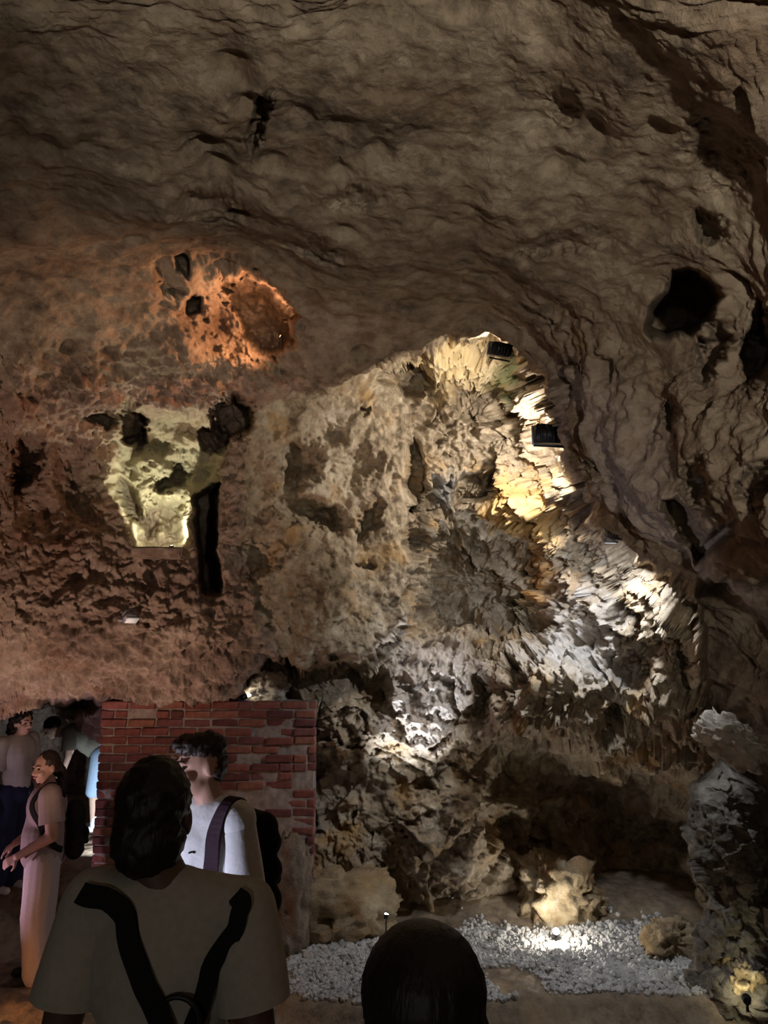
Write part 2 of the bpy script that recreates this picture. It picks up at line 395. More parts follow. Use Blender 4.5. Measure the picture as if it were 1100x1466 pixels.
pts = CAM[None, None] + D[..., None] * (FW + RT * ((X - CX) / F)[..., None] + UP * ((CY - Y) / F)[..., None])
pts = pts.astype(np.float32)
def normals(q):
    gxv = np.gradient(q, axis=1); gyv = np.gradient(q, axis=0)
    n = np.cross(gxv, gyv); n /= np.linalg.norm(n, axis=2, keepdims=True) + 1e-9
    return n                                     # towards the open cave
def blur1(a_, k, ax):
    c_ = np.cumsum(np.pad(a_, [(k + 1, k) if i == ax else (0, 0) for i in range(2)], mode='edge'), axis=ax, dtype=np.float64)
    n_ = a_.shape[ax]; sl = lambda s0: tuple(slice(s0, s0 + n_) if i == ax else slice(None) for i in range(2))
    return (c_[sl(2 * k + 1)] - c_[sl(0)]) / (2 * k + 1)
Dsm = D
for _ in range(2): Dsm = blur1(blur1(Dsm, 34, 0), 34, 1)
psm = CAM[None, None] + Dsm[..., None] * (FW + RT * ((X - CX) / F)[..., None] + UP * ((CY - Y) / F)[..., None])
psm = psm.astype(np.float32); nrm = normals(psm)
if (nrm * (CAM - pts)).sum(2).mean() < 0: nrm = -nrm
# pull steep flanks' displacement direction a little towards the opening
vw = CAM - pts; vw /= np.linalg.norm(vw, axis=2, keepdims=True)
nrm = nrm * .7 + vw * .3; nrm /= np.linalg.norm(nrm, axis=2, keepdims=True)
p0 = pts.reshape(-1, 3).astype(np.float32); p = psm.reshape(-1, 3)      # relief follows the broad face, so flanks do not smear it
wb = (WB * (1 - WS)).ravel(); ws = WS.ravel(); low = sstep(1030, 1120, Y).ravel() * wb
yy, xx = Y.ravel(), X.ravel()
wc = ((1 - WB) * sstep(560, 430, Y + (X - 300) * -.35 * (X > 300))).ravel()
wr = ((1 - WB) * sstep(640, 820, X) * sstep(380, 470, Y)).ravel(); wc = np.clip(wc - wr, 0, 1)
wl = np.clip(1 - wb - ws - wc - wr, 0, 1)
f_big = fbm(p / 1.1, 3, .5); f_mid = fbm(p / .34 + 5, 3, .55); f_fine = fbm(p / .085 + 9, 3, .6)
rid = fbm(p / .5 + 31, 3, .5, True) * .5
c_big = facets(p / .62 + 2); c_mid = facets(p / .27 + 11, 1.1); c_sm = facets(p / .11 + 23, 1.2)
pit_m = pits(p / .24 + 4, .48, .5); pit_s = pits(p / .085 + 8, .5, .7)
gxx = np.abs(np.gradient(D, axis=1) / np.gradient(gx)[None]); gyy = np.abs(np.gradient(D, axis=0) / np.gradient(gy)[:, None])
slope = blur1(blur1(np.sqrt(gxx ** 2 + gyy ** 2), 2, 0), 2, 1).ravel(); att = 1 / (1 + (slope / .045) ** 2)
crg = fbm(p / .30 + 47, 5, .58, True) - .55
disp = (wc * (.12 * f_big + .035 * f_mid + .009 * f_fine + .07 * pit_m + .010 * pit_s + .003 * c_sm)
        + wr * (.14 * f_big + .07 * f_mid + .018 * f_fine + .11 * pit_m + .02 * pit_s + .008 * c_mid + .010 * c_sm)
        + wl * (.11 * f_big + .065 * f_mid + .024 * f_fine + .06 * pit_m + .035 * pit_s + .025 * c_mid + .026 * c_sm + .03 * crg)
        + ws * (.06 * f_big + .055 * f_mid + .014 * f_fine + .05 * pit_m + .02 * pit_s + .03 * c_mid + .014 * c_sm + .012 * crg)
        + wb * (1 - low) * (.06 * f_big + .06 * f_mid + .012 * f_fine + .19 * c_big + .15 * c_mid + .06 * c_sm + .10 * crg + .03 * pit_s)
        + low * (.10 * f_big + .07 * f_mid + .014 * f_fine + .14 * c_big + .07 * c_mid + .02 * c_sm + .03 * crg)) * (.55 + .45 * att)
p = p0 + nrm.reshape(-1, 3) * disp[:, None]
pts = p.reshape(NY, NX, 3)

idx = np.arange(NX * NY).reshape(NY, NX)
quads = np.stack([idx[:-1, :-1], idx[1:, :-1], idx[1:, 1:], idx[:-1, 1:]], -1).reshape(-1, 4)
fx = .5 * (X[:-1, :-1] + X[1:, 1:]).ravel(); fy = .5 * (Y[:-1, :-1] + Y[1:, 1:]).ravel()
inwin = (WB[:-1, :-1] > .5).ravel()
jf = jag[:-1, :-1].ravel() * 38 + jag3[:-1, :-1].ravel() * 22
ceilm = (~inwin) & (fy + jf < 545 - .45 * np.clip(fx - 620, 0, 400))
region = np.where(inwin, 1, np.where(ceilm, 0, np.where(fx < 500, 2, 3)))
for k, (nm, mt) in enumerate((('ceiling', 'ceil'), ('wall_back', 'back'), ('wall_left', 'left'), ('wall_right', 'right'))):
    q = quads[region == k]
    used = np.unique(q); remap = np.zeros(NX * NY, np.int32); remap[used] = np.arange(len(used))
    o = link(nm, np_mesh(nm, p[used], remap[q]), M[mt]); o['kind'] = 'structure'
del quads, f_big, f_mid, f_fine, c_big, c_mid, c_sm, pit_m, pit_s, rid

def surf(px, py, lift=0.0):
    "point of the finished rock face on a bearing"
    j = int(np.argmin(np.abs(gx - px))); i = int(np.argmin(np.abs(gy - py)))
    q = pts[i, j].astype(np.float64)
    v = CAM - q; return q + v / np.linalg.norm(v) * lift

# the cave behind the visitors' backs
bm = bmesh.new(); bmesh.ops.create_icosphere(bm, subdivisions=5, radius=1)
for v in list(bm.verts):
    if v.co.y > .12: bm.verts.remove(v)
for v in bm.verts:
    d = mnoise.noise(v.co * 3.1) * .10 + mnoise.noise(v.co * 9) * .03
    v.co = Vector((v.co.x * 4.2, v.co.y * 5.0, v.co.z * 2.6 + 2.2)) * (1 + d)
o = from_bm('wall_rear', bm, M['right']); o['kind'] = 'structure'

# ------------------------------------------------------------------ floor
def fl_coords(lo, a, b, hi, st, st2): return np.concatenate([np.arange(lo, a, st2), np.arange(a, b, st), np.arange(b, hi, st2)])
fxs = fl_coords(-6, -3.6, 3.0, 5.0, .022, .12); fys = fl_coords(-4.5, 4.4, 8.0, 10.5, .022, .12)
FX, FY = np.meshgrid(fxs, fys)
def bed_line(x): return np.interp(x, [-4, -.9, -.55, .5, 1.3, 2.0, 4], [5.6, 5.5, 5.3, 5.25, 5.42, 5.40, 5.3])
def floor_z(x, y, fine=True):
    x = np.asarray(x, np.float64); y = np.asarray(y, np.float64)
    z = np.interp(y, [-6, .3, 1.0, 1.9, 2.4, 3.0, 4.2], [1.05, 1.05, .62, .62, .50, .48, 0.0])
    z = np.where(y > 4.2, 0.0, z)
    z = z + .12 * sstep(-.16, .03, y - bed_line(x)) * sstep(-1.6, -1.0, x)
    z = z + .47 * sstep(6.35, 7.3, y) * sstep(-1.2, -2.0, x)
    z = z + .10 * sstep(.0, .5, y - 6.6) * sstep(-1.0, 0, x)
    q = np.stack([x.ravel(), y.ravel(), np.zeros(x.size)], 1).astype(np.float32)
    n = .05 * fbm(q / 1.1, 3) + (.018 * fbm(q / .16 + 3, 3) if fine else 0)
    return z + n.reshape(x.shape) * sstep(3.6, 4.6, y)
FZ = floor_z(FX, FY)
co = np.stack([FX, FY, FZ], -1).reshape(-1, 3)
ii = np.arange(FX.size).reshape(FX.shape)
q = np.stack([ii[:-1, :-1], ii[:-1, 1:], ii[1:, 1:], ii[1:, :-1]], -1).reshape(-1, 4)
o = link('floor', np_mesh('floor', co, q), M['floor']); o['kind'] = 'structure'
def ground(x, y): return float(floor_z(np.array([x]), np.array([y]))[0])

# ------------------------------------------------------------------ loose rocks
def rock(name, px, py, dz, size, seed, mat, label, cat='rock', sub=5, sink=.15, rot=0, crag=.16, tilt=(0, 0), onfloor=True, group=None):
    c = P(px, py, dz)
    bm = bmesh.new(); bmesh.ops.create_icosphere(bm, subdivisions=sub, radius=1)
    q = np.array([v.co[:] for v in bm.verts], np.float32)
    off = seed * 3.7
    box = q / np.power((np.abs(q) ** 3.2).sum(1), 1 / 3.2)[:, None]
    d = crag * facets(q * 1.5 + off, .9) * 1.2 + crag * .5 * facets(q * 4 + off, 1) + .10 * fbm(q * 1.2 + off, 2) + .03 * fbm(q * 6 + off, 3) + .02 * fbm(q * 16 + off, 2)
    r = box * (1 + d)[:, None]
    for v, w in zip(bm.verts, r): v.co = (w[0] * size[0] / 2, w[1] * size[1] / 2, w[2] * size[2] / 2)
    z = ground(c[0], c[1]) + size[2] * (.5 - sink) if onfloor else c[2]
    o = from_bm(name, bm, M[mat]); o.location = (c[0], c[1], z); o.rotation_euler = (math.radians(tilt[0]), math.radians(tilt[1]), math.radians(rot))
    return tag(o, label, cat, group)
rock('boulder', 488, 1345, 5.88, (.92, .62, .54), 3, 'boulder', 'rounded tan boulder lying beside the gravel bed', rot=8)
rock('boulder', 800, 1300, 6.3, (.66, .5, .66), 5, 'gold', 'craggy golden rock glowing behind the bright ground lamp', crag=.34, sink=.34)
rock('boulder', 962, 1385, 5.55, (.36, .3, .28), 8, 'boulder', 'small pinkish tan stone at the gravel edge by the rock pillar', crag=.28)
rock('rock_block', 1046, 1060, 4.55, (.38, .3, .24), 12, 'pale', 'pale grey rock block jutting from the dark wall above the pillar', crag=.3, onfloor=False, tilt=(0, 38))
rock('rock_block', 372, 992, 6.55, (.44, .3, .34), 15, 'pale', 'brightly lit pale rock on top of the brick wall', crag=.34, onfloor=False)
rock('stone', 1062, 1428, 4.85, (.2, .2, .3), 17, 'gold', 'yellowish lit stone at the foot of the dark rock pillar', crag=.4)

def pillar():
    n, m_ = 150, 330
    bx, by = P(1050, 1440, 5.0)[:2]
    z0, z1 = -.15, 1.72
    th = np.linspace(0, 2 * math.pi, n, endpoint=False); t = np.linspace(0, 1, m_)
    T, H = np.meshgrid(th, t)
    rad = .26 + .05 * np.cos(H * 9) - .10 * H
    q = np.stack([bx + .06 * H + rad * np.cos(T), by + rad * np.sin(T) * 1.1, z0 + (z1 - z0) * H], -1).reshape(-1, 3).astype(np.float32)
    d = .07 * fbm(q / .5, 3) + .09 * facets(q * np.array([1, 1, .6], np.float32) / .28 + 3, 1) + .04 * facets(q / .1 + 5, 1) + .01 * fbm(q / .05, 2)
    nn = np.stack([np.cos(T), np.sin(T), 0 * T], -1).reshape(-1, 3)
    q = q + nn * d[:, None]
    top = sstep(.86, 1.0, H).ravel()[:, None]
    ctr = np.array([bx + .06, by, 0]); q[:, :2] = q[:, :2] * (1 - top * .9) + ctr[:2] * top * .9
    ii = np.arange(n * m_).reshape(m_, n); jj = np.roll(ii, -1, 1)
    quads = np.stack([ii[:-1], jj[:-1], jj[1:], ii[1:]], -1).reshape(-1, 4)
    me = np_mesh('rock_pillar', q - np.array([bx, by, 0]), quads)
    o = link('rock_pillar', me, M['pillar']); o.location = (bx, by, 0)
    tag(o, 'tall dark grey craggy rock pillar beside the gravel bed', 'rock')
pillar()

rock('boulder', 402, 1225, 5.72, (.50, .36, .98), 21, 'right', 'dark lumpy boulder leaning against the end of the brick wall', crag=.2, sink=.12)
def ledge():
    a, c = P(192, 783, 5.58), P(264, 785, 5.58); w = float(c[0] - a[0])
    bm = bmesh.new(); bmesh.ops.create_cube(bm, size=1)
    for v in bm.verts: v.co = Vector((v.co.x * w, v.co.y * .16, v.co.z * .09))
    bmesh.ops.bevel(bm, geom=bm.edges[:], offset=.012, segments=2, affect='EDGES')
    bmesh.ops.subdivide_edges(bm, edges=bm.edges[:], cuts=4, use_grid_fill=True)
    for v in bm.verts: v.co += Vector((mnoise.noise(v.co * 19), mnoise.noise(v.co * 21), mnoise.noise(v.co * 17))) * .008
    o = from_bm('ledge_stone', bm, M['left'], smooth=False); o.location = tuple((a + c) / 2 - UP * .045)
    tag(o, 'straight stone sill along the bottom of the lit niche', 'stone')
ledge()

# gravel bed: thousands of pebbles nobody could count
def gravel():
    base = bmesh.new(); bmesh.ops.create_icosphere(base, subdivisions=1, radius=1)
    bv = np.array([v.co[:] for v in base.verts]); bf = np.array([[v.index for v in f.verts] for f in base.faces]); base.free()
    r = np.random.default_rng(5)
    V, Fc, n = [], [], 0
    xs = r.uniform(-.95, 2.5, 16000); ys = r.uniform(5.3, 7.0, 16000)
    nz = fbm(np.stack([xs, ys, 0 * xs], 1).astype(np.float32) / .35 + 7, 3)
    def lane(px, py):                                  # gravel lanes of the bed, in plan
        return None
    d = CAM[2] - .13
    keep = 0
    zz = floor_z(xs, ys)
    # sandy tongue between the two gravel lanes
    sand = np.exp(-(((xs - .95 - (ys - 5.6) * .2) / .30) ** 2 + ((ys - 5.62) / .28) ** 2) * 1.0)
    far = sstep(6.25, 6.6, ys - .12 * xs + .1)
    prob = np.clip(1.05 - 1.5 * sand - far * 1.1 + .5 * nz, 0, 1) * (ys > bed_line(xs) + .02)
    sel = r.random(16000) < prob
    for x, y, z in zip(xs[sel], ys[sel], zz[sel]):
        s = r.uniform(.010, .024) * (1 + .5 * (r.random() < .06))
        sc = s * r.uniform(.7, 1.3, 3)
        q = bv * sc * r.uniform(.8, 1.2, (len(bv), 1))
        a = r.uniform(0, 6.28); ca, sa = math.cos(a), math.sin(a)
        q = np.stack([q[:, 0] * ca - q[:, 1] * sa, q[:, 0] * sa + q[:, 1] * ca, q[:, 2]], 1) + (x, y, z + s * .35)
        V.append(q); Fc.append(bf + n); n += len(bv)
    me = bpy.data.meshes.new('gravel'); me.from_pydata(np.concatenate(V).tolist(), [], np.concatenate(Fc).tolist())
    o = link('gravel', me, M['gravel'], smooth=False); o['kind'] = 'stuff'
    tag(o, 'pale grey gravel spread over the cave floor around the lamp', 'gravel')
gravel()

# ------------------------------------------------------------------ brick wall
def brick_wall():
    a = P(146, 1005, 6.2); bpt = P(434, 1005, 6.25)
    y0 = float(a[1]); x0, x1 = float(a[0]), float(bpt[0]) + .12
    zt = float(a[2]) + .0; zb = ground(x0, y0) - .1
    root = empty('brick_wall', (x0, y0, 0), 0)
    tag(root, 'old red brick wall with worn mortar under the rock overhang', 'wall')
    L = x1 - x0; h, ln, j, th = .062, .232, .013, .30
    bm = bmesh.new(); bmesh.ops.create_cube(bm, size=1)
    for v in bm.verts: v.co = Vector((L / 2 + v.co.x * (L - .03), th / 2 + .018 + v.co.y * th, (zt + zb) / 2 + v.co.z * (zt - zb - .012)))
    bmesh.ops.subdivide_edges(bm, edges=bm.edges[:], cuts=24, use_grid_fill=True)
    for v in bm.verts:
        if v.co.y < .1: v.co.y += .012 * mnoise.noise(v.co * 7) + .006 * mnoise.noise(v.co * 23)
    from_bm('mortar', bm, M['mortar'], root, smooth=False)
    rr = random.Random(3); shapes = {}
    def brick_mesh(length, v):
        key = (round(length, 3), v)
        if key in shapes: return shapes[key]
        bm = bmesh.new(); bmesh.ops.create_cube(bm, size=1)
        for q in bm.verts: q.co = Vector((q.co.x * length, q.co.y * .11, q.co.z * h))
        bmesh.ops.bevel(bm, geom=bm.edges[:], offset=.007, segments=1, affect='EDGES')
        for q in bm.verts: q.co += Vector((mnoise.noise(q.co * 31 + Vector((v * 5, 0, 0))), mnoise.noise(q.co * 29 + Vector((0, v * 5, 3))), mnoise.noise(q.co * 37 + Vector((0, 9, v * 3))))) * .0075
        me = bpy.data.meshes.new('brick'); bm.to_mesh(me); bm.free(); me.materials.append(M['brick%d' % (v % 6)])
        shapes[key] = me; return me
    z = zt - h / 2; row = 0
    while z > zb + .1:
        x = 0.0; first = (.11 if row % 2 else ln)
        while x < L - .05:
            l = first if x == 0 else (ln if rr.random() > .15 else .11)
            l = min(l, L - x)
            worn = z < zt - .75 and x > .9                       # lower end of the wall is weathered away under render
            if not (rr.random() < (.05 if not worn else .35)):
                o = bpy.data.objects.new('brick', brick_mesh(l if l in (ln, .11) else l, rr.randrange(12))); COL.objects.link(o)
                o.parent = root
                o.location = (x + l / 2, .055 + rr.uniform(-.012, .016) + (.012 if worn else 0), z + rr.uniform(-.003, .003))
                o.rotation_euler = (rr.uniform(-.03, .03), rr.uniform(-.012, .012), rr.uniform(-.02, .02))
            x += l + j
        # end face of the wall, turned to the passage
        o = bpy.data.objects.new('brick', brick_mesh(.11 if row % 2 else ln, rr.randrange(12))); COL.objects.link(o); o.parent = root
        o.location = (.03, .19 + (.06 if row % 2 else 0), z); o.rotation_euler = (0, 0, math.pi / 2)
        z -= h + j; row += 1
brick_wall()

# ------------------------------------------------------------------ lamps
def box_bm(sx, sy, sz, bev=.006):
    bm = bmesh.new(); bmesh.ops.create_cube(bm, size=1)
    for v in bm.verts: v.co = Vector((v.co.x * sx, v.co.y * sy, v.co.z * sz))
    if bev: bmesh.ops.bevel(bm, geom=bm.edges[:], offset=bev, segments=2, affect='EDGES')
    return bm
def cyl_bm(r0, r1, h, seg=24, bev=.0):
    bm = bmesh.new(); bmesh.ops.create_cone(bm, cap_ends=True, segments=seg, radius1=r0, radius2=r1, depth=h); return bm

def light(key, parent, local, direction, angle=120, radius=.04, blend=.6, kind='SPOT'):
    W, C = LAMP[key]
    ld = bpy.data.lights.new('bulb', kind); ld.energy = W; ld.color = C; ld.shadow_soft_size = radius
    if kind == 'SPOT': ld.spot_size = math.radians(angle); ld.spot_blend = blend
    lo = bpy.data.objects.new('bulb', ld); COL.objects.link(lo); lo.parent = parent; lo.location = local
    if direction is not None: lo.rotation_euler = Vector(direction).to_track_quat('-Z', 'Y').to_euler()
    return lo

def floodlight(key, pos, target, label, size=(.2, .07, .14), angle=130, body='metal', lens=3.0, radius=.05, cat='lamp', blend=.6, arm=None):
    "flat floodlight: local -Y is where it shines"
    root = empty('floodlight', pos); tag(root, label, cat)
    d = Vector([float(t - s) for t, s in zip(target, pos)]).normalized()
    root.rotation_euler = d.to_track_quat('-Y', 'Z').to_euler()
    sx, sy, sz = size
    from_bm('housing', box_bm(sx, sy, sz, .008), M[body], root)
    fr = box_bm(sx * 1.06, .012, sz * 1.08, .004); bmesh.ops.translate(fr, verts=fr.verts, vec=(0, -sy / 2, 0)); from_bm('bezel', fr, M['grey_metal'], root)
    ln = box_bm(sx * .86, .008, sz * .84, .002); bmesh.ops.translate(ln, verts=ln.verts, vec=(0, -sy / 2 - .008, 0))
    from_bm('lens', ln, glow('lens_' + key, LAMP[key][1], lens), root)
    for k in range(5):
        fn = box_bm(.006, .025, sz * .9, 0); bmesh.ops.translate(fn, verts=fn.verts, vec=((k - 2) * sx * .2, sy / 2 + .012, 0)); from_bm('cooling_fin', fn, M[body], root)
    br = box_bm(sx * 1.16, .02, .012, 0)
    bmesh.ops.translate(br, verts=br.verts, vec=(0, .02, -sz * .5 - .03))
    from_bm('bracket', br, M[body], root)
    light(key, root, (0, -sy / 2 - .03, 0), (0, -1, 0), angle, radius, blend)
    return root

def ground_lamp(key, pos, target, label, r=.05, angle=150, lens=40.0, name='ground_spotlight', blend=.7, radius=.03, kind='SPOT', stake=.05):
    root = empty(name, pos); tag(root, label, 'lamp')
    d = Vector([float(t - s) for t, s in zip(target, pos)]).normalized()
    st = cyl_bm(r * .35, r * .25, stake, 12); bmesh.ops.translate(st, verts=st.verts, vec=(0, 0, -stake * .5)); from_bm('stake', st, M['metal'], root)
    rot = d.to_track_quat('Z', 'Y').to_matrix().to_4x4()
    hd = cyl_bm(r * .75, r, r * 1.6); bmesh.ops.transform(hd, matrix=rot, verts=hd.verts); bmesh.ops.translate(hd, verts=hd.verts, vec=(0, 0, r * .6)); from_bm('head', hd, M['metal'], root, False)
    le = bmesh.new(); bmesh.ops.create_uvsphere(le, u_segments=20, v_segments=10, radius=r * .82)
    for v in le.verts: v.co.z *= .5
    bmesh.ops.transform(le, matrix=rot, verts=le.verts); bmesh.ops.translate(le, verts=le.verts, vec=d * r * .85 + Vector((0, 0, r * .6)))
    from_bm('lens', le, glow('lens_' + key, LAMP[key][1], lens), root)
    light(key, root, d * (r * 1.6) + Vector((0, 0, r * .6)), d, angle, radius, blend, kind)
    return root

def on_ground(px, py, dz, up=.03):
    c = P(px, py, dz); return np.array([c[0], c[1], ground(c[0], c[1]) + up])
def ray_ground(px, py):
    d = FW + RT * (px - CX) / F + UP * (CY - py) / F
    t = 2.0
    while t < 10:
        c = CAM + d * t
        if c[2] < ground(c[0], c[1]): break
        t += .02
    return c

floodlight('crag', P(788, 622, 5.36), P(700, 680, 6.7), 'black floodlight with grey rim aimed at the upper craggy wall', size=(.25, .09, .14), angle=150)
floodlight('lower', P(874, 768, 4.95), P(815, 1000, 5.75), 'small blue-grey floodlight on the rock edge lighting the lower crags', size=(.10, .05, .08), body='grey_metal', angle=140)
floodlight('arch', P(716, 500, 5.55), P(620, 500, 6.6), 'small black floodlight tucked under the top of the rock arch', size=(.16, .10, .10), angle=160)
floodlight('down', surf(187, 884, .16), P(230, 1010, 4.9), 'small grey floodlight mounted on the wall over the brick wall', size=(.11, .05, .07), body='grey_metal', angle=110, lens=.25)
g = ray_ground(797, 1352)
ground_lamp('gravel', g + np.array([0, 0, .07]), g + np.array([-.15, -.9, 1.1]), 'dazzling white ground spotlight standing on the gravel', r=.03, kind='POINT', lens=60)
g = ray_ground(138, 1257)
ground_lamp('path', g + np.array([0, 0, .03]), g + np.array([.3, -1, .6]), 'small ground spotlight shining at the corner of the brick wall', r=.035, lens=60)
g = P(553, 1315, 5.5)
ground_lamp('beam', g, surf(605, 915), 'tiny ground spotlight peeking out behind the tan boulder', r=.02, angle=40, lens=60, blend=.9, stake=g[2] - ground(g[0], g[1]) + .02)
ground_lamp('niche', P(246, 786, 6.05), P(236, 690, 6.35), 'hidden lamp shining up inside the wall niche', r=.018, angle=160, lens=8)
ground_lamp('orange', P(404, 484, 5.35), P(330, 440, 5.4), 'hidden orange lamp inside the hollow of the cave roof', r=.014, angle=170, lens=6)
ground_lamp('brick_top', P(349, 1001, 6.35), P(385, 985, 6.55), 'small lamp lying on top of the brick wall', r=.03, angle=150, lens=8)
ground_lamp('passage', np.array([-2.62, 7.15, ground(-2.62, 7.15) + .05]), P(133, 1165, 7.8), 'white lamp on the floor of the passage behind the brick wall', r=.04, angle=80, lens=10)
ground_lamp('pink', np.array([-3.9, 5.3, .25]), P(200, 1060, 6.2), 'pink ground spotlight beside the path aimed at the brick wall', r=.06, angle=80, lens=10)
ground_lamp('ember', np.array([-2.2, 3.3, .5]), P(60, 760, 5.5), 'orange ground lamp glowing low beside the path', r=.06, angle=86, lens=10)
ground_lamp('step', np.array([-3.25, 5.0, ground(-3.25, 5.0) + .04]), np.array([-2.5, 4.9, .1]), 'orange lamp washing the path floor below the women', r=.04, angle=150, lens=10)
ground_lamp('pillar', P(1070, 1436, 4.55), P(1060, 1400, 4.9), 'small lamp at the foot of the dark rock pillar', r=.03, angle=160, lens=4)
ground_lamp('chest', np.array([-2.4, 1.75, .74]), P(290, 1190, 2.8), 'added unseen lavender spot brightening the man in the white tee', r=.05, angle=26, lens=10)  # added out of view, narrow so that it lights only his chest
floodlight('behind', np.array([-.9, -2.6, 2.4]), np.array([-.2, 1.5, 1.7]), 'added unseen dim fill lamp brightening the backs of the visitors', angle=90, lens=1.0)  # fill lamp added out of view to lift the visitors' backs
floodlight('rear', np.array([.7, -.8, 2.75]), np.array([1.35, 1.1, 4.5]), 'added unseen fill lamp turned up to the cave roof', angle=112)  # fill lamp added behind the camera to lighten the roof

# ------------------------------------------------------------------ people
from mathutils.bvhtree import BVHTree
SK = lambda n, c: plain(n, c, .55, var=.06, scale=20, spec=.35)
M['skin_dark'] = SK('brown_skin', (.11, .06, .042)); M['skin_tan'] = SK('tan_skin', (.48, .27, .20)); M['skin_fair'] = SK('fair_skin', (.60, .40, .31))
def hair_mat(name, c, rough=.5):
    m, nt, b = new_mat(name); tc = nt.nodes.new('ShaderNodeTexCoord')
    mp = nt.nodes.new('ShaderNodeMapping'); mp.inputs['Scale'].default_value = (1, 1, .12)
    n = nt.nodes.new('ShaderNodeTexNoise'); n.inputs['Scale'].default_value = 160; n.inputs['Detail'].default_value = 4
    nt.links.new(tc.outputs['Object'], mp.inputs['Vector']); nt.links.new(mp.outputs['Vector'], n.inputs['Vector'])
    r = nt.nodes.new('ShaderNodeValToRGB'); r.color_ramp.elements[0].color = (*[x * .5 for x in c], 1); r.color_ramp.elements[1].color = (*[x * 1.6 for x in c], 1)
    nt.links.new(n.outputs['Fac'], r.inputs['Fac']); nt.links.new(r.outputs['Color'], b.inputs['Base Color'])
    bp = nt.nodes.new('ShaderNodeBump'); bp.inputs['Strength'].default_value = .6; bp.inputs['Distance'].default_value = .004
    nt.links.new(n.outputs['Fac'], bp.inputs['Height']); nt.links.new(bp.outputs['Normal'], b.inputs['Normal'])
    b.inputs['Roughness'].default_value = rough; b.inputs['Specular IOR Level'].default_value = .35
    return m
M['hair_black'] = hair_mat('black_hair', (.012, .009, .008)); M['hair_brown'] = hair_mat('dark_brown_hair', (.028, .016, .012))
def cloth(n, c, **k): return plain(n, c, .9, var=.07, scale=60, bump=.15, spec=.15, **k)
M['tee_grey'] = cloth('grey_cotton', (.40, .37, .33)); M['tee_white'] = cloth('white_cotton', (.78, .78, .80)); M['mauve'] = cloth('taupe_cloth', (.36, .27, .25))
M['mauve_light'] = cloth('pale_mauve_cloth', (.50, .42, .41)); M['navy'] = cloth('navy_denim', (.030, .038, .085)); M['blue_short'] = cloth('light_blue_cotton', (.36, .50, .68))
M['olive'] = cloth('olive_grey_cotton', (.24, .23, .19)); M['black_cloth'] = cloth('black_nylon', (.014, .013, .014)); M['shoe_white'] = plain('white_sneaker', (.78, .80, .82), .6)
M['shoe_dark'] = plain('dark_shoe', (.03, .028, .026), .6); M['strap_plum'] = cloth('dark_plum_webbing', (.055, .032, .045)); M['lips'] = plain('lips', (.42, .13, .12), .5); M['eye'] = plain('dark_eye', (.015, .012, .012), .25, spec=.6)
M['clip'] = plain('pale_hair_sheen', (.86, .86, .87), .45, .2, spec=.6); M['cream'] = cloth('cream_cotton', (.55, .54, .52))  # clip: pale colour painted in place of sheen on the black hair

